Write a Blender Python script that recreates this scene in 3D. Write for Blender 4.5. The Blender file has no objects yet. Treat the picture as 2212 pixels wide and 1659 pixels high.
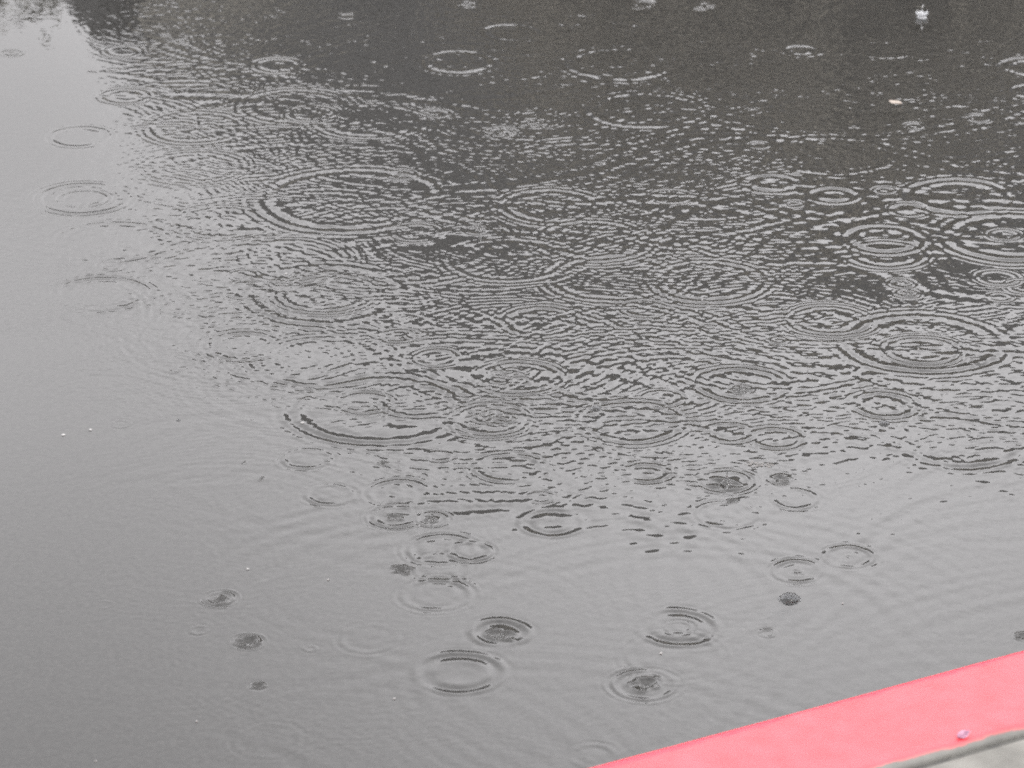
import bpy, bmesh, math, random
import numpy as np
from mathutils import Vector

R = math.radians
scene = bpy.context.scene
col = scene.collection

# ------------------------------------------------------------------ camera
H = 1.60                      # eye height above the water
PITCH = R(23.0)
LENS = 110.0
cam_d = bpy.data.cameras.new('camera')
cam = bpy.data.objects.new('camera', cam_d)
col.objects.link(cam)
cam.location = (0, 0, H)
cam.rotation_euler = (R(90) - PITCH, 0, 0)
cam_d.sensor_width = 36
cam_d.lens = LENS
cam_d.clip_start = 0.05
cam_d.clip_end = 2000
cam_d.dof.use_dof = True
cam_d.dof.focus_distance = 4.0
cam_d.dof.aperture_fstop = 11.0
scene.camera = cam

# ------------------------------------------------------------------ overcast sky
SUN_EL, SUN_AZ = R(52), R(150)
world = bpy.data.worlds.new('World')
scene.world = world
world.use_nodes = True
nt = world.node_tree
nt.nodes.clear()
out = nt.nodes.new('ShaderNodeOutputWorld')
bg = nt.nodes.new('ShaderNodeBackground')
sky = nt.nodes.new('ShaderNodeTexSky')
sky.sky_type = 'NISHITA'
sky.sun_disc = False
sky.sun_elevation = SUN_EL
sky.sun_rotation = SUN_AZ
sky.dust_density = 4.0
hsv = nt.nodes.new('ShaderNodeHueSaturation')
hsv.inputs['Saturation'].default_value = 0.06
tc = nt.nodes.new('ShaderNodeTexCoord')
cl = nt.nodes.new('ShaderNodeTexNoise')
cl.inputs['Scale'].default_value = 2.2
cl.inputs['Detail'].default_value = 4
cl.inputs['Roughness'].default_value = 0.5
cr = nt.nodes.new('ShaderNodeValToRGB')
cr.color_ramp.elements[0].position = 0.25
cr.color_ramp.elements[0].color = (13.9, 13.65, 13.95, 1)
cr.color_ramp.elements[1].position = 0.75
cr.color_ramp.elements[1].color = (15.4, 15.15, 15.45, 1)
mx = nt.nodes.new('ShaderNodeMix')
mx.data_type = 'RGBA'
mx.inputs['Factor'].default_value = 0.88      # the cloud sheet covers nearly all of the blue
nt.links.new(tc.outputs['Generated'], cl.inputs['Vector'])
nt.links.new(cl.outputs['Fac'], cr.inputs['Fac'])
nt.links.new(sky.outputs['Color'], hsv.inputs['Color'])
nt.links.new(hsv.outputs['Color'], mx.inputs[6])
nt.links.new(cr.outputs['Color'], mx.inputs[7])
# smooth bright and dark patches added to the sky to tune the water's brightness: azimuth (from +Y, clockwise), elevation, reach, gain
last = mx.outputs[2]
for az_, el_, reach_, gain_ in ((-10, 17, 0.12, -0.30), (-13, 33, 0.24, -0.17), (6, 27, 0.25, 0.42)):
    a_, e_ = R(az_), R(el_)
    dv = nt.nodes.new('ShaderNodeVectorMath'); dv.operation = 'DISTANCE'
    dv.inputs[1].default_value = (math.sin(a_) * math.cos(e_), math.cos(a_) * math.cos(e_), math.sin(e_))
    nt.links.new(tc.outputs['Generated'], dv.inputs[0])
    mr_ = nt.nodes.new('ShaderNodeMapRange'); mr_.interpolation_type = 'SMOOTHSTEP'
    mr_.inputs['From Min'].default_value = 0.0; mr_.inputs['From Max'].default_value = reach_
    mr_.inputs['To Min'].default_value = 1 + gain_; mr_.inputs['To Max'].default_value = 1
    nt.links.new(dv.outputs['Value'], mr_.inputs['Value'])
    ml = nt.nodes.new('ShaderNodeVectorMath'); ml.operation = 'SCALE'
    nt.links.new(last, ml.inputs[0]); nt.links.new(mr_.outputs[0], ml.inputs['Scale'])
    last = ml.outputs[0]
nt.links.new(last, bg.inputs['Color'])
bg.inputs['Strength'].default_value = 0.12
nt.links.new(bg.outputs[0], out.inputs[0])

sun_d = bpy.data.lights.new('sun', 'SUN')
sun_d.energy = 0.6
sun_d.angle = R(25)
sun_d.color = (1.0, 0.97, 0.93)
sun = bpy.data.objects.new('sun', sun_d)
col.objects.link(sun)
sun.rotation_euler = (R(90) - SUN_EL, 0, R(180) - SUN_AZ)

vs = scene.view_settings
scene.display_settings.display_device = 'sRGB'
vs.view_transform = 'Standard'
vs.look = 'None'
vs.gamma = 1
vs.exposure = 1.0
scene.cycles.use_denoising = False
scene.cycles.filter_width = 1.85
scene.cycles.max_bounces = 8
scene.cycles.sample_clamp_indirect = 6

# ------------------------------------------------------------------ helpers
FW, FH = 2212.0, 1659.0       # the measuring frame the positions below were read in

def ground(px, py, z=0.0):
    u = (px - FW / 2) / FW * 36 / LENS
    v = -(py - FH / 2) / FW * 36 / LENS
    d = np.array([u, math.cos(PITCH) + v * math.sin(PITCH), -math.sin(PITCH) + v * math.cos(PITCH)])
    t = (z - H) / d[2]
    return d[0] * t, d[1] * t, t          # t is the depth along the view axis

def metres(t, px):
    return px * t * 36 / LENS / FW

def tag(o, label=None, cat=None, group=None, kind=None):
    if label: o['label'] = label
    if cat: o['category'] = cat
    if group: o['group'] = group
    if kind: o['kind'] = kind
    return o

def link_mesh(name, verts, faces, mat=None, parent=None, smooth=False, loc=None):
    me = bpy.data.meshes.new(name)
    me.from_pydata([tuple(map(float, v)) for v in verts], [], faces)
    me.validate()
    if smooth:
        me.polygons.foreach_set('use_smooth', [True] * len(me.polygons))
    o = bpy.data.objects.new(name, me)
    col.objects.link(o)
    if mat: me.materials.append(mat)
    if parent: o.parent = parent
    if loc is not None: o.location = loc
    return o

def link_bm(name, bm, mat=None, parent=None, smooth=False, loc=None):
    me = bpy.data.meshes.new(name)
    bmesh.ops.recalc_face_normals(bm, faces=bm.faces)
    bm.to_mesh(me); bm.free()
    if smooth:
        me.polygons.foreach_set('use_smooth', [True] * len(me.polygons))
    o = bpy.data.objects.new(name, me)
    col.objects.link(o)
    if mat: me.materials.append(mat)
    if parent: o.parent = parent
    if loc is not None: o.location = loc
    return o

def empty(name, loc):
    o = bpy.data.objects.new(name, None)
    col.objects.link(o)
    o.location = loc
    o.empty_display_size = 0.1
    return o

def box(bm, x0, x1, y0, y1, z0, z1):
    vs_ = [bm.verts.new(p) for p in ((x0, y0, z0), (x1, y0, z0), (x1, y1, z0), (x0, y1, z0),
                                     (x0, y0, z1), (x1, y0, z1), (x1, y1, z1), (x0, y1, z1))]
    for f in ((0, 3, 2, 1), (4, 5, 6, 7), (0, 1, 5, 4), (1, 2, 6, 5), (2, 3, 7, 6), (3, 0, 4, 7)):
        bm.faces.new([vs_[i] for i in f])

# ------------------------------------------------------------------ materials
def new_mat(name):
    m = bpy.data.materials.new(name)
    m.use_nodes = True
    n = m.node_tree
    return m, n, n.nodes['Principled BSDF']

def noisy_mat(name, c1, c2, scale, rough=0.7, bump=0.0, detail=6, spec=0.5, lo=0.35, hi=0.65, bscale=None):
    m, n, p = new_mat(name)
    t = n.nodes.new('ShaderNodeTexCoord')
    ns = n.nodes.new('ShaderNodeTexNoise')
    ns.inputs['Scale'].default_value = scale
    ns.inputs['Detail'].default_value = detail
    n.links.new(t.outputs['Object'], ns.inputs['Vector'])
    r = n.nodes.new('ShaderNodeValToRGB')
    r.color_ramp.elements[0].position = lo
    r.color_ramp.elements[0].color = (*c1, 1)
    r.color_ramp.elements[1].position = hi
    r.color_ramp.elements[1].color = (*c2, 1)
    n.links.new(ns.outputs['Fac'], r.inputs['Fac'])
    n.links.new(r.outputs['Color'], p.inputs['Base Color'])
    p.inputs['Roughness'].default_value = rough
    p.inputs['Specular IOR Level'].default_value = spec
    if bump:
        b = n.nodes.new('ShaderNodeBump')
        b.inputs['Strength'].default_value = bump
        b.inputs['Distance'].default_value = 0.002
        ns2 = n.nodes.new('ShaderNodeTexNoise')
        ns2.inputs['Scale'].default_value = bscale or scale * 4
        ns2.inputs['Detail'].default_value = 5
        n.links.new(t.outputs['Object'], ns2.inputs['Vector'])
        n.links.new(ns2.outputs['Fac'], b.inputs['Height'])
        n.links.new(b.outputs['Normal'], p.inputs['Normal'])
    return m

def water_mat():
    m = bpy.data.materials.new('rain_water')
    m.use_nodes = True
    n = m.node_tree
    n.nodes.clear()
    o = n.nodes.new('ShaderNodeOutputMaterial')
    fr = n.nodes.new('ShaderNodeFresnel')
    fr.inputs['IOR'].default_value = 1.333
    tr = n.nodes.new('ShaderNodeBsdfTransparent')
    tr.inputs['Color'].default_value = (0.42, 0.422, 0.415, 1)     # murky rain water
    gl = n.nodes.new('ShaderNodeBsdfGlossy')
    gl.inputs['Roughness'].default_value = 0.0
    gl.inputs['Color'].default_value = (1, 1, 1, 1)
    mix = n.nodes.new('ShaderNodeMixShader')
    n.links.new(fr.outputs[0], mix.inputs[0])
    n.links.new(tr.outputs[0], mix.inputs[1])
    n.links.new(gl.outputs[0], mix.inputs[2])
    n.links.new(mix.outputs[0], o.inputs['Surface'])
    return m

M_water = water_mat()
M_asphalt = noisy_mat('wet_asphalt', (0.17, 0.164, 0.160), (0.25, 0.242, 0.236), 160, rough=0.6, bump=0.4, detail=4)
M_concrete = noisy_mat('damp_concrete', (0.082, 0.079, 0.069), (0.140, 0.136, 0.121), 22, rough=0.55, bump=0.5, detail=10, bscale=220)
M_groove = noisy_mat('joint_grit', (0.05, 0.049, 0.045), (0.08, 0.078, 0.07), 60, rough=0.8)

def droplet_mat(name, tint=(1, 1, 1)):
    m, n, p = new_mat(name)
    p.inputs['Base Color'].default_value = (*tint, 1)
    p.inputs['Roughness'].default_value = 0.02
    p.inputs['IOR'].default_value = 1.333
    p.inputs['Transmission Weight'].default_value = 1.0
    return m
M_drop = droplet_mat('clear_water_drop')
def froth_mat():
    m, n, p = new_mat('frothy_water')
    p.inputs['Base Color'].default_value = (0.50, 0.51, 0.52, 1)
    p.inputs['Roughness'].default_value = 0.12
    p.inputs['Transmission Weight'].default_value = 0.55
    p.inputs['IOR'].default_value = 1.333
    return m
M_froth = froth_mat()

# ------------------------------------------------------------------ rain rings: linear capillary-gravity waves from a drop impact
KG = np.linspace(20, 3200, 1500)
RG = np.arange(0, 0.62, 0.0006)
def bessel0(x):
    y = np.empty_like(x)
    s = x < 20
    th = (np.arange(64) + 0.5) * math.pi / 64
    xs = x[s]
    tabx = np.linspace(0, 20.1, 1500)
    tab = np.cos(tabx[:, None] * np.sin(th)[None, :]).mean(1)
    y[s] = np.interp(xs, tabx, tab)
    xl = x[~s]
    y[~s] = np.sqrt(2 / (math.pi * xl)) * (np.cos(xl - math.pi / 4) + np.sin(xl - math.pi / 4) / (8 * xl))
    return y
JM = bessel0(np.outer(RG, KG))
OM = np.sqrt((9.81 * KG + 7.2e-5 * KG ** 3) * np.tanh(KG * 0.02))
def profile_family(a):
    f = KG ** 2 * np.exp(-(KG * a) ** 2 / 4) * KG
    ages = np.geomspace(0.012, 1.6, 70)
    rows, rad = [], []
    for t in ages:
        h = JM @ (f * np.cos(OM * t) * np.exp(-2 * 2.2e-6 * KG ** 2 * t))
        s = np.gradient(h, RG)
        # energy-weighted radius of the main ring
        w = s ** 2 * np.sqrt(RG + 1e-4)
        rad.append(RG[np.argmax(np.convolve(w, np.ones(15), 'same'))])
        rows.append(h / np.abs(s).max())
    rad = np.maximum.accumulate(np.array(rad))
    return ages, rad, rows
FAM = {k: profile_family(a) for k, a in {'fine': 0.0034, 'mid': 0.0052, 'big': 0.0085, 'long': 0.013}.items()}

# ring list: x, y, radius (measuring frame), peak slope, drop size
F, Mm, B = 'fine', 'mid', 'big'
RINGS = [
 (266,111,46,.075,Mm),(270,208,58,.07,Mm),(172,295,72,.035,Mm),(394,89,20,.09,F),(472,90,12,.08,F),(245,151,14,.07,F),
 (25,115,22,.08,F),(425,275,115,.04,Mm),(600,27,20,.07,F),(750,35,24,.12,F),(1013,10,26,.12,F),(598,142,58,.09,Mm),
 (993,135,82,.06,B),(975,80,25,.09,F),(1103,71,62,.06,B),(673,246,64,.10,F),(943,245,34,.13,F),(803,262,125,.045,Mm),
 (870,377,36,.11,F),(1085,285,36,.13,F),(1248,45,50,.05,Mm),(1338,137,115,.05,B),(1396,237,125,.05,B),(1163,257,68,.07,F),
 (1393,8,28,.12,F),(1528,12,25,.12,F),(1628,240,17,.10,F),(1641,314,27,.11,F),(1606,350,28,.09,F),(1991,33,22,.10,F),
 (1730,110,36,.085,B),(1910,108,66,.03,Mm),(1960,187,95,.03,Mm),(2235,145,75,.08,B),(2240,200,58,.08,B),(2112,255,31,.12,F),
 (1975,272,22,.13,F),(1845,274,8,.10,F),(1775,306,10,.10,F),(1722,375,10,.11,F),(1668,397,58,.09,B),(1800,422,48,.09,B),
 (1942,397,10,.10,F),(1911,411,24,.12,F),(2070,425,102,.07,B),(1800,335,130,.025,B),(180,429,62,.058,F),(180,429,104,.045,Mm),
 (240,574,34,.05,F),(220,634,105,.04,Mm),(537,627,64,.06,F),(525,594,34,.06,F),(525,747,85,.05,Mm),(245,520,125,.025,Mm),
 (898,502,64,.075,F),(1030,498,28,.12,F),(703,634,118,.07,F),(703,634,175,.04,B),(863,725,44,.09,F),(900,724,30,.10,F),
 (943,772,54,.08,F),(755,430,190,.045,B),(1190,445,118,.05,Mm),(1281,520,132,.05,Mm),(1530,607,132,.06,Mm),(1393,667,60,.085,F),
 (1168,695,90,.06,Mm),(1531,707,14,.09,F),(1450,425,54,.07,F),(1600,830,100,.07,Mm),(1602,841,24,.11,F),(1715,441,27,.12,F),
 (1962,453,40,.085,Mm),(2170,507,38,.11,F),(1910,517,84,.085,B),(1915,550,88,.06,Mm),(1947,612,28,.12,F),(1959,634,30,.13,F),
 (2185,510,145,.07,B),(2155,600,50,.09,F),(2160,642,32,.10,F),(1792,692,94,.085,F),(1992,757,86,.09,F),(1992,740,165,.06,B),
 (1682,735,20,.10,F),(2110,780,20,.09,F),(2215,620,45,.09,F),(262,916,22,.03,F),(788,870,68,.075,F),(1058,906,90,.07,F),
 (820,885,180,.05,B),(663,991,50,.055,Mm),(713,1069,50,.045,Mm),(860,1064,62,.055,Mm),(855,1116,60,.075,F),(933,1121,42,.085,F),
 (950,985,28,.07,F),(1015,1191,45,.075,Mm),(955,1187,80,.055,Mm),(869,1231,14,.14,F),(953,1225,62,.04,Mm),(1098,1010,80,.06,Mm),
 (828,1001,8,.12,F),(1431,860,50,.075,F),(1368,911,112,.06,Mm),(1398,1021,45,.07,Mm),(1568,1039,62,.09,F),(1168,1074,34,.08,F),
 (1193,1129,62,.07,B),(1568,1111,72,.04,Mm),(1576,934,50,.055,Mm),(1910,874,74,.075,Mm),(1675,946,52,.07,Mm),(2072,954,125,.040,B),
 (1687,1034,26,.10,F),(1715,1077,48,.05,Mm),(1832,1203,52,.065,Mm),(1832,1203,10,.05,F),(1722,1234,52,.065,Mm),(1722,1234,12,.06,F),(2070,879,15,.05,F),
 (475,1293,34,.11,F),(430,1361,21,.045,F),(535,1386,30,.13,F),(225,1306,20,.02,F),(1081,1366,52,.10,B),(1081,1366,20,.06,F),(943,1285,82,.05,Mm),
 (798,1379,62,.022,Mm),(670,1401,13,.05,F),(993,1453,86,.068,B),(558,1481,13,.12,F),(580,1600,72,.012,Mm),(1466,1356,78,.07,B),
 (1466,1356,32,.055,F),(1393,1479,76,.07,Mm),(1393,1475,26,.10,F),(1281,1633,48,.022,Mm),(1658,1368,19,.06,F),(1456,1418,112,.02,Mm),
 (2215,1376,24,.05,F),(2072,1349,75,.008,Mm),(903,866,90,.045,Mm),(1120,815,95,.055,F),(1110,790,45,.07,F),(420,360,120,.04,F),
 (640,230,130,.04,Mm),(1330,600,150,.04,Mm),(700,780,150,.035,Mm),(480,480,110,.035,F),(620,560,140,.035,F),(1100,560,140,.03,Mm),
]
rng = np.random.RandomState(11)
waves = []
for x, y, rp, s, fam in RINGS:
    gx, gy, t = ground(x, y)
    k = 2.05
    if fam == F and s >= 0.11: k = 2.9        # fresh splashes: steep, fine ripples
    if y > 950: k *= 0.82
    waves.append((gx, gy, metres(t, rp), s * k, fam))
    waves[-1] = waves[-1] + (1.6 if y > 950 else 1.0,)
# thrown drops falling back around the freshest splashes
for x, y, rp in ((943,245,40),(1085,285,40),(1150,268,34),(1013,10,34),(1393,8,34),(1528,12,30),(1959,634,22),(1947,612,22),(1715,441,20),(1602,841,16),(1058,906,60),(1100,812,50),(1991,40,16),(870,377,26),(475,1293,20)):
    for q in range(8):
        gx, gy, t = ground(x + rng.uniform(-.6, .6) * rp, y + rng.uniform(-.22, .22) * rp)
        waves.append((gx, gy, metres(t, rp * rng.uniform(.2, .55)), rng.uniform(.12, .30) if y < 400 else rng.uniform(.07, .18), F, 1.5))
waves = [w if len(w) == 6 else w + (1.0,) for w in waves]
n_fresh = len(waves)
# long-dead drops: what is left of their rings is the chop between the fresh ones
for _ in range(2100):
    waves.append((rng.uniform(-1.35, 1.35), rng.uniform(2.3, 6.3), rng.uniform(0.03, 0.22), rng.uniform(0.010, 0.036), rng.choice([F, F, Mm]), 1.0))
n_chop = len(waves)
for _ in range(330):                       # the long, slow leftovers
    waves.append((rng.uniform(-1.35, 1.35), rng.uniform(2.3, 6.3), rng.uniform(0.10, 0.42), rng.uniform(0.009, 0.029), rng.choice([B, B, 'long']), 1.0))

# ------------------------------------------------------------------ the water sheet, fine where the ripples are read
def spaced(a, b, n, power=1.0):
    return a + (b - a) * np.linspace(0, 1, n) ** power
s_in = np.linspace(-0.205, 0.205, 860)
s_out = 0.205 + 0.75 * np.linspace(0, 1, 91)[1:] ** 1.7
S = np.concatenate([-s_out[::-1], s_in, s_out])
rows = [2.2]
while rows[-1] < 10.5:
    y = rows[-1]
    if y < 2.6: d = 0.004
    elif y < 5.75: d = 0.00125 * (y / 2.6) ** 1.1
    else: d = min(0.0030 * 1.03 ** (len(rows) - n_in), 0.12)
    if y < 5.75: n_in = len(rows)
    rows.append(y + d)
Yr = np.array(rows)
nx, ny = len(S), len(Yr)
X = (Yr[:, None] * S[None, :])
Y = np.repeat(Yr[:, None], nx, 1)
Z = np.zeros_like(X)
def chop_mask(lay):
    # hand-set mask in image coordinates: scales the chop down near, left, far and right
    c, s_ = math.cos(PITCH), math.sin(PITCH)
    dep = Y * c + H * s_
    px = FW / 2 + X / dep * LENS / 36 * FW
    py = FH / 2 - (Y * s_ - H * c) / dep * LENS / 36 * FW
    sm = lambda v, a, b: np.clip((v - a) / (b - a), 0, 1) ** 2 * (3 - 2 * np.clip((v - a) / (b - a), 0, 1))
    near = 1 - (0.85 if lay == 0 else 0.62) * sm(py + 0.24 * np.maximum(0, 1000 - px), 840 if lay == 0 else 1080, 1220 if lay == 0 else 1460)
    top = 1 - sm(py, 250, 480)
    left = (0.30 - 0.22 * top) + (0.70 + 0.22 * top) * sm(px - 90 * top, 60, 480 - 150 * top)
    if lay: left *= 1 - (0.3 + 0.45 * sm(py, 750, 1000)) * (1 - sm(px, 350, 900))
    tr = 1 - 0.25 * sm(px, 1550, 1900) * (1 - sm(py, 330, 480))
    if lay == 0: tr = tr * (1 - 0.70 * sm(px, 1580, 1800) * sm(py, 340, 440) * (1 - 0.5 * sm(py, 620, 720)))
    far = 0.6 + 0.4 * sm(py, 20, 170)
    return near * left * tr * far
wob_rng = np.random.RandomState(21)
def add_waves(Z, ws):
  for gx, gy, rad, slope, fam, ragged in ws:
    ages, rads, profs = FAM[fam]
    i = int(np.clip(np.searchsorted(rads, rad), 0, len(rads) - 1))
    prof = profs[i]
    sc = rad / max(rads[i], 1e-3)
    sc = min(max(sc, 0.8), 1.25)
    reach = min(0.6, rad * 1.9 + 0.05)
    j0, j1 = np.searchsorted(Yr, [gy - reach, gy + reach])
    if j1 <= j0: continue
    xs = X[j0:j1]
    smin = min((gx - reach) / Yr[j0], (gx - reach) / Yr[j1 - 1])
    smax = max((gx + reach) / Yr[j0], (gx + reach) / Yr[j1 - 1])
    i0, i1 = np.searchsorted(S, [smin, smax])
    if i1 <= i0: continue
    dx = X[j0:j1, i0:i1] - gx; dy = Y[j0:j1, i0:i1] - gy
    th = np.arctan2(dy, dx)
    c1, c2, c3, c4 = wob_rng.uniform(0, 6.28, 4)
    r = np.sqrt(dx * dx + dy * dy) / sc * (1 + 0.022 * np.cos(2 * th + c1) + 0.012 * np.cos(3 * th + c2) + 0.006 * np.cos(7 * th + c4))
    ang_gain = 1 + ragged * (0.24 * np.cos(th + c3) + 0.18 * np.cos(2 * th + c4) + 0.12 * np.cos(5 * th + c1))
    fade = np.clip((reach - r * sc) / (0.3 * reach), 0, 1)
    Z[j0:j1, i0:i1] += slope * sc * ang_gain * np.interp(r, RG, prof) * fade * fade * (3 - 2 * fade)
Z2 = np.zeros_like(Z)
add_waves(Z, waves[n_fresh:n_chop])
add_waves(Z2, waves[n_chop:])
Z = Z * chop_mask(0) + Z2 * chop_mask(1)
# where the water thins to a film at the lower left the asphalt's grain shows in its surface
gn = np.random.RandomState(4).randn(*Z.shape).astype(np.float32)
gn = (gn + np.roll(gn, 1, 0) + np.roll(gn, 1, 1) + np.roll(gn, (1, 1), (0, 1))) / 4
film = np.clip((1.0 - (X + 0.55) / 0.45), 0, 1) * np.clip((3.75 - Y) / 0.5, 0, 1)
Z += gn * 1.3e-5 * film
add_waves(Z, waves[:n_fresh])
# cavities of drops that have only just struck: steep little pits with a raised, uneven lip
for x, y, rp, depth in ((869,1231,17,.0045),(535,1386,20,.0042),(478,1297,14,.0036),(558,1481,12,.0034),(828,1001,8,.0030),(1393,1478,26,.0027),
                        (933,1123,11,.0036),(2208,1374,15,.0014),(527,1000,5,.002),(565,1035,6,.002),(1081,1372,24,.0042),(1568,1046,26,.0040),
                        (1687,1034,15,.0028),(1581,1083,10,.0022),(855,1117,15,.0026),(1602,845,14,.0024)):
    gx, gy, t = ground(x, y); a_ = metres(t, rp) * 0.62
    j0, j1 = np.searchsorted(Yr, [gy - 5 * a_, gy + 5 * a_])
    i0, i1 = np.searchsorted(S, [(gx - 5 * a_) / gy, (gx + 5 * a_) / gy])
    dx = X[j0:j1, i0:i1] - gx; dy = Y[j0:j1, i0:i1] - gy
    th = np.arctan2(dy, dx); c1, c2 = wob_rng.uniform(0, 6.28, 2)
    q = np.sqrt(dx * dx + dy * dy) / a_ * (1 + .13 * np.cos(2 * th + c1) + .10 * np.cos(5 * th + c2))
    Z[j0:j1, i0:i1] += 0.78 * depth * (-np.exp(-q * q) * (1 + .3 * np.cos(3 * th + c2)) + 0.35 * np.exp(-((q - 1.7) / .45) ** 2) * (1 + .5 * np.cos(4 * th + c1)))
Zc = np.stack([X, Y, Z], -1).reshape(-1, 3).astype(np.float32)
idx = np.arange(nx * ny).reshape(ny, nx)
quads = np.stack([idx[:-1, :-1], idx[:-1, 1:], idx[1:, 1:], idx[1:, :-1]], -1).reshape(-1, 4)
me = bpy.data.meshes.new('puddle_water')
me.vertices.add(len(Zc)); me.vertices.foreach_set('co', Zc.ravel())
me.loops.add(quads.size); me.loops.foreach_set('vertex_index', quads.ravel().astype(np.int32))
me.polygons.add(len(quads))
me.polygons.foreach_set('loop_start', (np.arange(len(quads)) * 4).astype(np.int32))
me.polygons.foreach_set('use_smooth', np.ones(len(quads), dtype=bool))
me.update(calc_edges=True)
me.materials.append(M_water)
water = bpy.data.objects.new('puddle_water', me)
col.objects.link(water)
tag(water, kind='structure')
print('water verts', len(Zc), nx, ny)

# ------------------------------------------------------------------ ground: asphalt with the hollow the puddle fills
gxs = np.concatenate([[-400, -120, -40, -15], np.linspace(-9, 9, 37), [15, 40, 120, 400]])
gys = np.concatenate([[-300, -80, -20, -6, -2], np.linspace(0, 14, 43), [18, 26, 45, 120, 500]])
gv, gf = [], []
for yy in gys:
    for xx in gxs:
        d = max(abs(xx) / 6.5, (yy - 4) / 5.6, 0)
        k = min(max((d - 0.72) / 0.28, 0), 1)
        gv.append((xx, yy, -0.02 + 0.045 * k * k * (3 - 2 * k)))
W_ = len(gxs)
for j in range(len(gys) - 1):
    for i in range(W_ - 1):
        a = j * W_ + i
        gf.append((a, a + 1, a + W_ + 1, a + W_))
g = link_mesh('asphalt_ground', gv, gf, M_asphalt, smooth=True)
tag(g, kind='structure')

# ------------------------------------------------------------------ red kerb and pavement
KZ = 0.11
k0 = np.array(ground(1700 * .73758, 2248 * .73758, KZ)[:2])
k1 = np.array(ground(2997 * .73758, 1895 * .73758, KZ)[:2])
kd = (k1 - k0) / np.linalg.norm(k1 - k0)
kn = np.array([kd[1], -kd[0]])            # away from the water, towards the pavement
kb = np.array(ground(2997 * .73758, 2128 * .73758, KZ)[:2])
KW = float(np.dot(kb - k0, kn))           # painted width
print('kerb width', KW, 'dir', kd)
ang = math.atan2(kd[1], kd[0])

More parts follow.
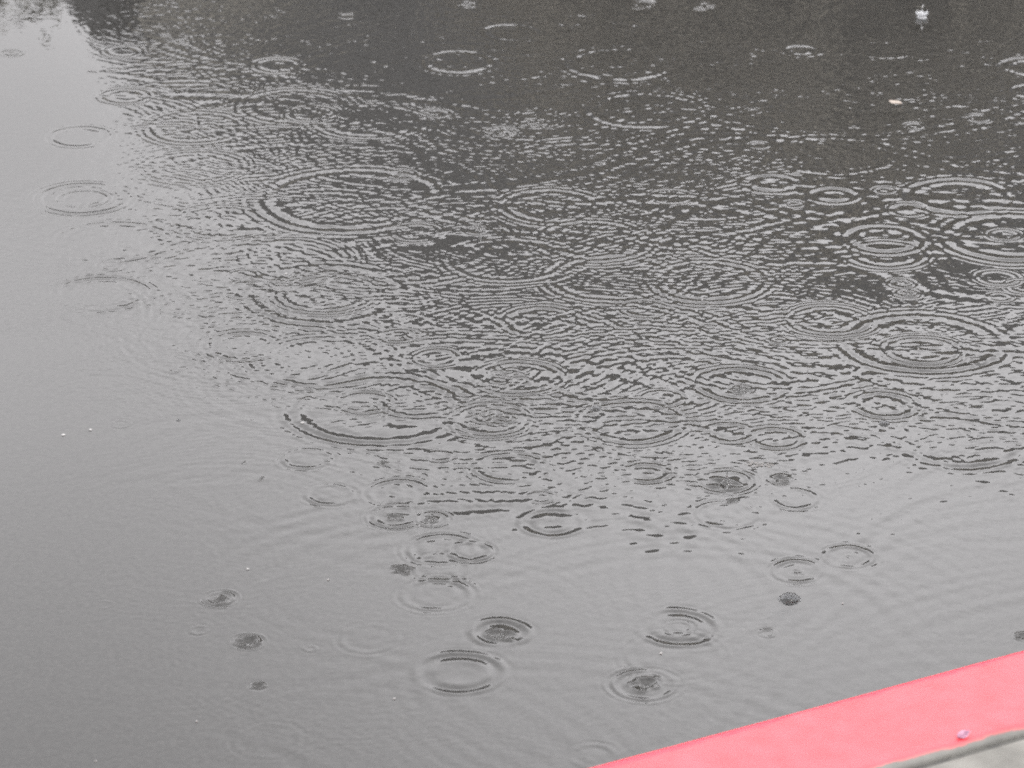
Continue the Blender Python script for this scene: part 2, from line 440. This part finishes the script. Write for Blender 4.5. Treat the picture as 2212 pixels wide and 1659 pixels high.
# paint: red to a ragged back edge, bare concrete behind it (kerb's own axes: x along, y across from the water side)
def kerb_mat():
    m, n, p = new_mat('kerb_paint')
    t = n.nodes.new('ShaderNodeTexCoord')
    sep = n.nodes.new('ShaderNodeSeparateXYZ')
    n.links.new(t.outputs['Object'], sep.inputs[0])
    ns = n.nodes.new('ShaderNodeTexNoise'); ns.inputs['Scale'].default_value = 9; ns.inputs['Detail'].default_value = 7
    ns.inputs['Roughness'].default_value = 0.6
    n.links.new(t.outputs['Object'], ns.inputs['Vector'])
    mr = n.nodes.new('ShaderNodeMath'); mr.operation = 'MULTIPLY_ADD'
    mr.inputs[1].default_value = 0.020; mr.inputs[2].default_value = -0.010
    n.links.new(ns.outputs['Fac'], mr.inputs[0])
    ad = n.nodes.new('ShaderNodeMath'); ad.operation = 'ADD'
    n.links.new(sep.outputs['Y'], ad.inputs[0]); n.links.new(mr.outputs[0], ad.inputs[1])
    gt = n.nodes.new('ShaderNodeMapRange')
    gt.inputs['From Min'].default_value = -(KW - 0.001); gt.inputs['From Max'].default_value = -(KW - 0.004)
    n.links.new(ad.outputs[0], gt.inputs['Value'])
    n2 = n.nodes.new('ShaderNodeTexNoise'); n2.inputs['Scale'].default_value = 34; n2.inputs['Detail'].default_value = 9
    n.links.new(t.outputs['Object'], n2.inputs['Vector'])
    rp = n.nodes.new('ShaderNodeValToRGB')
    rp.color_ramp.elements[0].position = 0.3; rp.color_ramp.elements[0].color = (0.50, 0.036, 0.047, 1)
    rp.color_ramp.elements[1].position = 0.7; rp.color_ramp.elements[1].color = (0.57, 0.055, 0.070, 1)
    n.links.new(n2.outputs['Fac'], rp.inputs['Fac'])
    rc = n.nodes.new('ShaderNodeValToRGB')
    rc.color_ramp.elements[0].position = 0.3; rc.color_ramp.elements[0].color = (0.085, 0.083, 0.075, 1)
    rc.color_ramp.elements[1].position = 0.7; rc.color_ramp.elements[1].color = (0.125, 0.122, 0.11, 1)
    n.links.new(n2.outputs['Fac'], rc.inputs['Fac'])
    # a few worn flecks
    n3 = n.nodes.new('ShaderNodeTexNoise'); n3.inputs['Scale'].default_value = 55; n3.inputs['Detail'].default_value = 3
    n.links.new(t.outputs['Object'], n3.inputs['Vector'])
    fl = n.nodes.new('ShaderNodeMapRange'); fl.inputs['From Min'].default_value = 0.64; fl.inputs['From Max'].default_value = 0.72
    fl.inputs['To Max'].default_value = 0.4
    n.links.new(n3.outputs['Fac'], fl.inputs['Value'])
    dk = n.nodes.new('ShaderNodeMix'); dk.data_type = 'RGBA'
    n.links.new(fl.outputs[0], dk.inputs['Factor']); n.links.new(rp.outputs['Color'], dk.inputs[6])
    dk.inputs[7].default_value = (0.42, 0.07, 0.085, 1)
    mixc = n.nodes.new('ShaderNodeMix'); mixc.data_type = 'RGBA'
    n.links.new(gt.outputs[0], mixc.inputs['Factor'])
    n.links.new(rc.outputs['Color'], mixc.inputs[6])
    # deeper red along the arris, with an uneven inner edge
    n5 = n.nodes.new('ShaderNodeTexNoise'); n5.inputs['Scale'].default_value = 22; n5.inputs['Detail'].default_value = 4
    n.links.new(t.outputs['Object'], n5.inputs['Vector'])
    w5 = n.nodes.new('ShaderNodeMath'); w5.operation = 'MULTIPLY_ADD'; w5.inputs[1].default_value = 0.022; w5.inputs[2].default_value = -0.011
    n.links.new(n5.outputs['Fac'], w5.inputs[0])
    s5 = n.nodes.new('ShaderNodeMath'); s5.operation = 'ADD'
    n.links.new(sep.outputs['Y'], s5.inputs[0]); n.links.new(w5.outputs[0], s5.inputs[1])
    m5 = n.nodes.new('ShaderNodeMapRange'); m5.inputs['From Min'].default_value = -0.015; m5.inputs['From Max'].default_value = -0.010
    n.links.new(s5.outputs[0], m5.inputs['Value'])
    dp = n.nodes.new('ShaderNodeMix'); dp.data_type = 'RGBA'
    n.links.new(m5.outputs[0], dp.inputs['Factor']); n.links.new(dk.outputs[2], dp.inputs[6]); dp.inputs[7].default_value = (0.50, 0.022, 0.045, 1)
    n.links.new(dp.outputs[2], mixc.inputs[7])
    n.links.new(mixc.outputs[2], p.inputs['Base Color'])
    p.inputs['Roughness'].default_value = 0.42
    b = n.nodes.new('ShaderNodeBump'); b.inputs['Strength'].default_value = 0.3; b.inputs['Distance'].default_value = 0.002
    n4 = n.nodes.new('ShaderNodeTexNoise'); n4.inputs['Scale'].default_value = 180; n4.inputs['Detail'].default_value = 4
    n.links.new(t.outputs['Object'], n4.inputs['Vector'])
    n.links.new(n4.outputs['Fac'], b.inputs['Height']); n.links.new(b.outputs['Normal'], p.inputs['Normal'])
    return m
# section, local y runs towards the water (+) ; the arris lies at y = 0
rad_n = 0.012
sec = [(0.012, -0.10)]
for i in range(9):
    a = R(8 + i * (82 / 8.0))
    sec.append((-rad_n + rad_n * math.cos(a) + 0.002, KZ - rad_n + rad_n * math.sin(a)))
KT = KW + 0.0025
for f in (0.3, 0.6, 0.9):
    sec.append((-KT * f, KZ + 0.0006 * math.sin(f * 9)))
sec += [(-KT + 0.006, KZ), (-KT, KZ - 0.006), (-KT, -0.10)]
kv, kf = [], []
lens_ = np.arange(-7.0, 7.001, 0.05)
krng = np.random.RandomState(5)
wob = np.convolve(krng.randn(len(lens_)), np.ones(5) / 5, 'same') * 0.0012
for q, l in enumerate(lens_):
    for m_, (a, b) in enumerate(sec):
        kv.append((l, a + (wob[q] if m_ < 10 else 0), b))
ns_ = len(sec)
for q in range(len(lens_) - 1):
    for m_ in range(ns_ - 1):
        a = q * ns_ + m_
        kf.append((a, a + 1, a + ns_ + 1, a + ns_))
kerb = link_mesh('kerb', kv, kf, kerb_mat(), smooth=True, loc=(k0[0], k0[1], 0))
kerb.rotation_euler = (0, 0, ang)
tag(kerb, 'red painted concrete kerb running along the near edge of the puddle', 'kerb')
GAP = 0.010
pm = bmesh.new()
box(pm, -7, 7, -KT - GAP - 6, -KT - GAP, -0.1, KZ - 0.004)
bmesh.ops.bevel(pm, geom=[e for e in pm.edges if abs(e.verts[0].co.z - e.verts[1].co.z) < 1e-6 and e.verts[0].co.z > 0], offset=0.003, segments=2, affect='EDGES')
pave = link_bm('pavement', pm, M_concrete, loc=(k0[0], k0[1], 0))
pave.rotation_euler = (0, 0, ang)
tag(pave, kind='structure')
gm = bmesh.new()
box(gm, -7, 7, -KT - GAP + 0.0003, -KT - 0.0003, -0.09, KZ - 0.009)
gro = link_bm('pavement_joint', gm, M_groove, loc=(k0[0], k0[1], 0))
gro.rotation_euler = (0, 0, ang)
tag(gro, kind='structure')

# purple petal lying at the back of the kerb
M_petal = noisy_mat('purple_petal', (0.20, 0.085, 0.135), (0.36, 0.20, 0.27), 160, rough=0.45, detail=3)
def cupped(name, ln, wd, cup, mat, n=10, m=8):
    v, f = [], []
    for i in range(n + 1):
        u = i / n
        w = wd * math.sin(math.pi * min(max(u * 0.96 + 0.03, 0), 1)) ** 0.6
        for j in range(m + 1):
            q = j / m * 2 - 1
            v.append(((u - 0.5) * ln, q * w / 2, cup * (q * q * 0.8 + (2 * u - 1) ** 2 * 0.6) + 0.0006 * math.sin(7 * u + 4 * q)))
    for i in range(n):
        for j in range(m):
            a = i * (m + 1) + j
            f.append((a, a + 1, a + m + 2, a + m + 1))
    o = link_mesh(name, v, f, mat, smooth=True)
    md = o.modifiers.new('thick', 'SOLIDIFY'); md.thickness = 0.0006
    return o
px, py, t = ground(2822 * .73758, 2160 * .73758, KZ)
pet = cupped('petal', 0.0145, 0.010, 0.0035, M_petal)
pet.location = (px, py, KZ + 0.0012); pet.rotation_euler = (R(8), R(-12), R(25))
tag(pet, 'small purple petal lying on the back edge of the red kerb', 'petal')

# ------------------------------------------------------------------ what the water mirrors: a hip-roofed house, trees
def mirror_dir(px, py):
    u = (px - FW / 2) / FW * 36 / LENS
    v = -(py - FH / 2) / FW * 36 / LENS
    d = np.array([u, math.cos(PITCH) + v * math.sin(PITCH), math.sin(PITCH) - v * math.cos(PITCH)])
    return d
def at_dist(px, py, D):
    d = mirror_dir(px, py); k = D / d[1]
    return d[0] * k, D, -H + d[2] * k
M_roof = noisy_mat('dark_shingle', (0.036, 0.036, 0.038), (0.070, 0.069, 0.068), 5, rough=0.8, detail=8, spec=0.2)
M_wall = noisy_mat('grey_render', (0.20, 0.195, 0.185), (0.25, 0.245, 0.235), 2, rough=0.9, spec=0.2)
M_fascia = noisy_mat('dark_fascia', (0.035, 0.035, 0.036), (0.05, 0.05, 0.05), 3, rough=0.6)
M_glass = noisy_mat('window_glass', (0.02, 0.022, 0.025), (0.03, 0.032, 0.035), 1, rough=0.08)
M_frame = noisy_mat('window_frame', (0.5, 0.5, 0.48), (0.58, 0.58, 0.56), 4, rough=0.5)
YE = 15.8                                   # eave line
ex, _, ez = at_dist(170, 52, YE)            # left end of the eave
HA = R(14)                                  # the house stands a little turned, its right end farther off
hu = np.array([math.cos(HA), math.sin(HA)]); hv = np.array([-math.sin(HA), math.cos(HA)])
d_r = mirror_dir(1010, 800)
DEP = 7.2
kk = (DEP / 2 + np.dot([ex, YE], hv)) / np.dot(d_r[:2], hv)
ra = float(np.dot(d_r[:2] * kk - [ex, YE], hu)); rz = float(-H + d_r[2] * kk)   # left end of the ridge
WID = 15.0
print('ridge', ra, rz, 'eave', ez)
house = empty('house', (ex, YE, 0))
house.rotation_euler = (0, 0, HA)
tag(house, 'grey house with a dark hip roof mirrored in the rippled top half of the puddle', 'house')
rv = [(0, 0, ez), (WID, 0, ez), (WID, DEP, ez), (0, DEP, ez), (ra, DEP / 2, rz), (WID - ra, DEP / 2, rz)]
link_mesh('roof', rv, [(0, 1, 5, 4), (1, 2, 5), (2, 3, 4, 5), (3, 0, 4)], M_roof, house)
fb = bmesh.new()
box(fb, 0, WID, -0.02, 0.02, ez - 0.2, ez - 0.003)
box(fb, 0, WID, DEP - 0.02, DEP + 0.02, ez - 0.2, ez - 0.003)
box(fb, -0.02, 0.02, 0.021, DEP - 0.021, ez - 0.2, ez - 0.003)
box(fb, WID - 0.02, WID + 0.02, 0.021, DEP - 0.021, ez - 0.2, ez - 0.003)
link_bm('fascia', fb, M_fascia, house)
OV = 0.45
wb = bmesh.new()
box(wb, OV, WID - OV, OV, DEP - OV, 0, ez - 0.1)
link_bm('wall', wb, M_wall, house)
for x0 in (1.4, 4.2, 7.0, 11.4):
    w_ = bmesh.new()
    z0, z1 = 1.0, 2.2
    x1 = x0 + 1.3
    for (a, b, c, d) in ((x0, x1, z0, z0 + .07), (x0, x1, z1 - .07, z1), (x0, x0 + .07, z0 + .07, z1 - .07), (x1 - .07, x1, z0 + .07, z1 - .07), ((x0 + x1) / 2 - .03, (x0 + x1) / 2 + .03, z0 + .07, z1 - .07)):
        box(w_, a, b, OV - 0.05, OV - 0.003, c, d)
    wo = link_bm('window', w_, M_frame, house)
    p_ = bmesh.new(); box(p_, x0 + .07, x1 - .07, OV - 0.02, OV - 0.004, z0 + .07, z1 - .07)
    link_bm('pane', p_, M_glass, wo)
d_ = bmesh.new(); box(d_, 9.4, 10.35, OV - 0.04, OV - 0.003, 0.03, 2.1)
link_bm('door', d_, noisy_mat('door_paint', (0.10, 0.06, 0.04), (0.13, 0.08, 0.05), 6, rough=0.5), house)

def tube(bm, pts, rads, seg=8):
    rings = []
    for i, p in enumerate(pts):
        a = Vector(pts[max(i - 1, 0)]); b = Vector(pts[min(i + 1, len(pts) - 1)])
        d = (b - a).normalized()
        s = d.cross(Vector((0.3, 1, 0.1))).normalized(); q = d.cross(s)
        rings.append([bm.verts.new(Vector(p) + (s * math.cos(2 * math.pi * k / seg) + q * math.sin(2 * math.pi * k / seg)) * rads[i]) for k in range(seg)])
    for i in range(len(rings) - 1):
        for k in range(seg):
            bm.faces.new((rings[i][k], rings[i][(k + 1) % seg], rings[i + 1][(k + 1) % seg], rings[i + 1][k]))
    bm.faces.new(rings[0]); bm.faces.new(rings[-1])
shed_c = at_dist(300, 108, 12.6); shed_d = at_dist(562, 108, 12.6)
shed = empty('shed', ((shed_c[0] + shed_d[0]) / 2, 12.6, 0))
shed.rotation_euler = (0, 0, R(-12))
tag(shed, 'small brownish grey shed mirrored near the top left of the puddle', 'shed')
M_shed = noisy_mat('weathered_boards', (0.22, 0.21, 0.18), (0.30, 0.285, 0.25), 3, rough=0.85, spec=0.2)
hw_ = (shed_d[0] - shed_c[0]) / 2; hz_ = shed_c[2]
sb = bmesh.new(); box(sb, -hw_, hw_, 0, 2.0, 0, hz_ - 0.06)
link_bm('wall', sb, M_shed, shed)
sb = bmesh.new(); box(sb, -hw_ - 0.22, hw_ + 0.01, -0.02, 2.1, hz_ - 0.057, hz_)
link_bm('roof', sb, M_fascia, shed)
sb = bmesh.new(); box(sb, -0.2, 0.28, -0.03, -0.003, 0.05, 1.75)
link_bm('door', sb, M_fascia, shed)
M_bark = noisy_mat('bark', (0.06, 0.05, 0.04), (0.11, 0.09, 0.07), 12, rough=0.9)
def tree(label, base, height, crown_r, crown_z, n_clump, n_leaf, leaf, c1, c2, seed, group):
    rg = np.random.RandomState(seed)
    root = empty('tree', base)
    tag(root, label, 'tree', group)
    bm = bmesh.new()
    top = height * 0.72
    tube(bm, [(0, 0, -0.05), (0.05, 0.02, top * .3), (-0.05, 0.05, top * .65), (0.04, 0, top)], [0.17, 0.13, 0.10, 0.03])
    cents = []
    for i in range(n_clump):
        v = rg.randn(3); v /= np.linalg.norm(v); k = rg.rand() ** 0.4
        cents.append((v[0] * crown_r * k, v[1] * crown_r * k, crown_z + v[2] * (height - crown_z) * 0.93 * k))
    for c in cents[:14]:
        z0 = rg.uniform(.35, .8) * top
        tube(bm, [(0, 0, z0), (c[0] * .5, c[1] * .5, z0 + (c[2] - z0) * .6), c], [0.06, 0.04, 0.012], 6)
    link_bm('trunk', bm, M_bark, root)
    cents = np.array(cents)
    ci = rg.randint(0, n_clump, n_leaf)
    pos = cents[ci] + rg.randn(n_leaf, 3) * crown_r * 0.13
    u = rg.randn(n_leaf, 3); u /= np.linalg.norm(u, axis=1)[:, None]
    w = np.cross(u, rg.randn(n_leaf, 3)); w /= np.linalg.norm(w, axis=1)[:, None]
    sz = leaf * rg.uniform(.6, 1.3, n_leaf)[:, None]
    q = np.stack([pos - u * sz, pos + w * sz * .5, pos + u * sz, pos - w * sz * .5], 1).reshape(-1, 3)
    me = bpy.data.meshes.new('crown')
    me.vertices.add(len(q)); me.vertices.foreach_set('co', q.astype(np.float32).ravel())
    me.loops.add(len(q)); me.loops.foreach_set('vertex_index', np.arange(len(q), dtype=np.int32))
    me.polygons.add(n_leaf); me.polygons.foreach_set('loop_start', np.arange(n_leaf, dtype=np.int32) * 4)
    me.update(calc_edges=True)
    me.materials.append(noisy_mat('foliage', c1, c2, 5.0, rough=0.6, spec=0.3, detail=3, lo=0.4, hi=0.6))
    o = bpy.data.objects.new('crown', me); col.objects.link(o); o.parent = root
    return root
TG = 'trees mirrored in the puddle'
tx, ty, tz = at_dist(1720, 400, 12.5)
tree('olive brown tree mirrored in the dark upper right of the puddle', (tx, ty, 0.0), tz, 1.35, tz * 0.55, 75, 30000, 0.075,
     (0.07, 0.064, 0.052), (0.40, 0.37, 0.305), 3, TG)
tx, ty, tz = at_dist(20, 75, 30)
tree('pale far tree mirrored in the top left corner of the puddle', (tx - 0.4, ty, 0.02), tz, 1.9, tz * 0.6, 60, 3600, 0.13,
     (0.14, 0.14, 0.12), (0.24, 0.235, 0.20), 4, TG)

# ------------------------------------------------------------------ bubbles, splashes, floating bits
def height_at(gx, gy):
    j = int(np.clip(np.searchsorted(Yr, gy), 0, ny - 1)); i = int(np.clip(np.searchsorted(S, gx / gy), 0, nx - 1))
    return float(Z[j, i])
def lathe(prof, seg=28, jag=None):
    v, f = [], []
    for (r_, z_) in prof:
        for k in range(seg):
            a = 2 * math.pi * k / seg
            jr = jag(r_, z_, a) if jag else 0
            v.append((r_ * math.cos(a), r_ * math.sin(a), z_ + jr))
    for i in range(len(prof) - 1):
        for k in range(seg):
            f.append((i * seg + k, i * seg + (k + 1) % seg, (i + 1) * seg + (k + 1) % seg, (i + 1) * seg + k))
    return v, f
M_bub = droplet_mat('bubble_water', (0.75, 0.77, 0.82))
for x, y, rp, lab in ((1287, 883, 11, 'clear dome bubble floating among the dark ripples right of centre'),
                      (1910, 915, 11, 'clear bubble with a white glint between dark ripples near the right edge'),
                      (1706, 1294, 21, 'largest clear bubble resting on the smooth water above the red kerb'),
                      (385, 908, 4, 'tiny bright bubble alone on the smooth grey water at left')):
    gx, gy, t = ground(x, y)
    r_ = metres(t, rp)
    prof = [(r_ * math.cos(a), r_ * 0.6 * math.sin(a)) for a in np.linspace(0, math.pi / 2 - 0.02, 12)]
    v, f = lathe([(r_ * 1.3, -0.0006), (r_ * 1.12, r_ * 0.03)] + prof)
    b_ = link_mesh('bubble', v, f, M_bub, smooth=True, loc=(gx, gy, height_at(gx, gy)))
    tag(b_, lab, 'bubble', 'bubbles floating on the puddle')

# crown splash at the top right, with its thrown droplets
gx, gy, t = ground(1991, 37)
spl = empty('splash', (gx, gy, height_at(gx, gy)))
spl.scale = (0.9, 0.9, 0.9)
tag(spl, 'raised splash crown of white water near the top right corner', 'splash', 'raindrop splashes standing up from the water')
jagf = lambda r_, z_, a: (0.0011 * math.sin(5 * a) + 0.0007 * math.sin(9 * a + 1)) * (z_ / 0.008) ** 2 if z_ > 0 else 0
v, f = lathe([(0.013, -0.001), (0.0088, 0.0005), (0.0086, 0.003), (0.0100, 0.006), (0.0122, 0.0086), (0.0116, 0.0092), (0.0096, 0.0068), (0.0080, 0.0036), (0.0055, 0.002), (0.001, 0.0016)], 44, jagf)
link_mesh('crown', v, f, M_froth, spl, smooth=True)
v, f = lathe([(0.0030, 0.0015), (0.0018, 0.005), (0.0012, 0.010), (0.0009, 0.015), (0.0011, 0.018), (0.0002, 0.0195)], 16)
link_mesh('jet', v, f, M_drop, spl, smooth=True)
def drop_mesh(name, r_, mat, parent, loc):
    b = bmesh.new(); bmesh.ops.create_icosphere(b, subdivisions=2, radius=r_)
    for vv in b.verts: vv.co.z *= 1.15
    return link_bm(name, b, mat, parent, True, loc)
for k, (a, b, c) in enumerate(((0.001, 0, 0.0235), (-0.009, 0.002, 0.014), (0.0105, 0.0, 0.0125))):
    drop_mesh('droplet', (0.0021, 0.0012, 0.0011)[k], M_drop, spl, (a, b, c))
# thin rebound jets
JG = 'raindrop splashes standing up from the water'
for x, y, hh, lab in ((1037, 496, 0.016, 'thin water jet in a small bright ring above the centre'),
                      (1602, 843, 0.011, 'low water jet in the middle of a wide ring right of centre'),
                      (1570, 1040, 0.013, 'water jet inside the bold dark ring at the lower right of the rippled area'),
                      (933, 1124, 0.010, 'water jet in the right one of two touching rings below centre'),
                      (1081, 1368, 0.006, 'low water cone inside the bold dark ring near the bottom centre'),
                      (1959, 637, 0.008, 'small water jet in the lower of two stacked splash rings at right')):
    gx, gy, t = ground(x, y)
    v, f = lathe([(0.0085, -0.0012), (0.0058, 0.0006), (0.0032, hh * .25), (0.0018, hh * .5), (0.0014, hh * .7), (0.0019, hh * .85), (0.0013, hh * .96), (0.0002, hh)], 20)
    tag(link_mesh('splash', v, f, M_drop, smooth=True, loc=(gx, gy, height_at(gx, gy))), lab, 'splash', JG)

# pale leaf
M_leaf = noisy_mat('dry_leaf', (0.20, 0.168, 0.143), (0.29, 0.248, 0.213), 120, rough=0.5)
gx, gy, t = ground(1934, 226)
lf = cupped('leaf', 0.024, 0.015, 0.003, M_leaf)
lf.location = (gx, gy, height_at(gx, gy) + 0.0015); lf.rotation_euler = (0, 0, R(-38))
tag(lf, 'pale beige leaf floating on the dark water at upper right', 'leaf')

# floating pale bits
M_bit = noisy_mat('pale_bit', (0.20, 0.197, 0.19), (0.33, 0.326, 0.32), 200, rough=0.5)
BITS = [(137,940,11,'longer of two white flecks side by side on the smooth water at left'),(196,929,9,'shorter and brighter of two white flecks side by side at left'),
 (1428,1412,9,'bright white crumb between the two bold rings left of the red kerb'),(653,915,9,'white crumb on the dark arcs left of the paired rings'),
 (709,1253,6,None),(1820,1304,5,None),(852,1510,6,None),
 (425,1559,5,None),(207,1645,5,None),(535,1230,7,None),(1517,649,4,None),
 (1984,756,4,None),(1770,828,5,None),(618,592,5,None)]
brng = np.random.RandomState(8)
for x, y, wpx, lab in BITS:
    gx, gy, t = ground(x, y)
    ln = metres(t, wpx)
    n_ = 9
    v = []
    for lay, sc_ in ((0.0008, 0.75), (0.0, 1.0), (-0.0006, 0.8)):
        for k in range(n_):
            a = 2 * math.pi * k / n_
            rr = 0.5 * ln * sc_ * (0.8 + 0.35 * math.sin(3.1 * k + wpx + x))
            v.append((rr * math.cos(a), rr * math.sin(a) * 0.75, lay))
    f = [tuple(range(n_)), tuple(reversed(range(2 * n_, 3 * n_)))]
    for l_ in range(2):
        for k in range(n_):
            f.append((l_ * n_ + k, l_ * n_ + n_ + k, l_ * n_ + n_ + (k + 1) % n_, l_ * n_ + (k + 1) % n_))
    o = link_mesh('floating_fleck', v, f, M_bit, loc=(gx, gy, height_at(gx, gy) + 0.0006))
    o.rotation_euler = (0, 0, brng.uniform(-0.4, 0.4))
    tag(o, lab or 'tiny pale speck floating on the water', 'fleck', 'pale flecks floating on the puddle')

# a thin raft of foam between the rings at the right
gx, gy, t = ground(1641, 1003)
fr_ = np.random.RandomState(2)
fv, ff = [], []
for k in range(46):
    u = fr_.uniform(-1, 1); w = fr_.normal(0, 0.3)
    cx_ = u * 0.017 + 0.002 * w; cy_ = w * 0.011 - u * 0.004
    rr = fr_.uniform(0.0008, 0.0021)
    base = len(fv)
    for i, el in enumerate((0.0, 0.5, 1.0, 1.45)):
        for q in range(8):
            a = 2 * math.pi * q / 8
            fv.append((cx_ + rr * math.cos(el) * math.cos(a), cy_ + rr * math.cos(el) * math.sin(a), rr * 0.6 * math.sin(el) + 0.0001 * k / 46))
    for i in range(3):
        for q in range(8):
            ff.append((base + i * 8 + q, base + i * 8 + (q + 1) % 8, base + (i + 1) * 8 + (q + 1) % 8, base + (i + 1) * 8 + q))
M_foam, n_, p_ = new_mat('foam')
p_.inputs['Base Color'].default_value = (0.30, 0.29, 0.28, 1); p_.inputs['Roughness'].default_value = 0.25
p_.inputs['Transmission Weight'].default_value = 0.6; p_.inputs['IOR'].default_value = 1.2
tag(link_mesh('foam', fv, ff, M_foam, smooth=True, loc=(gx, gy, height_at(gx, gy) + 0.0003)),
    'small pale raft of foam on the smooth water right of the bold dark ring', 'foam')
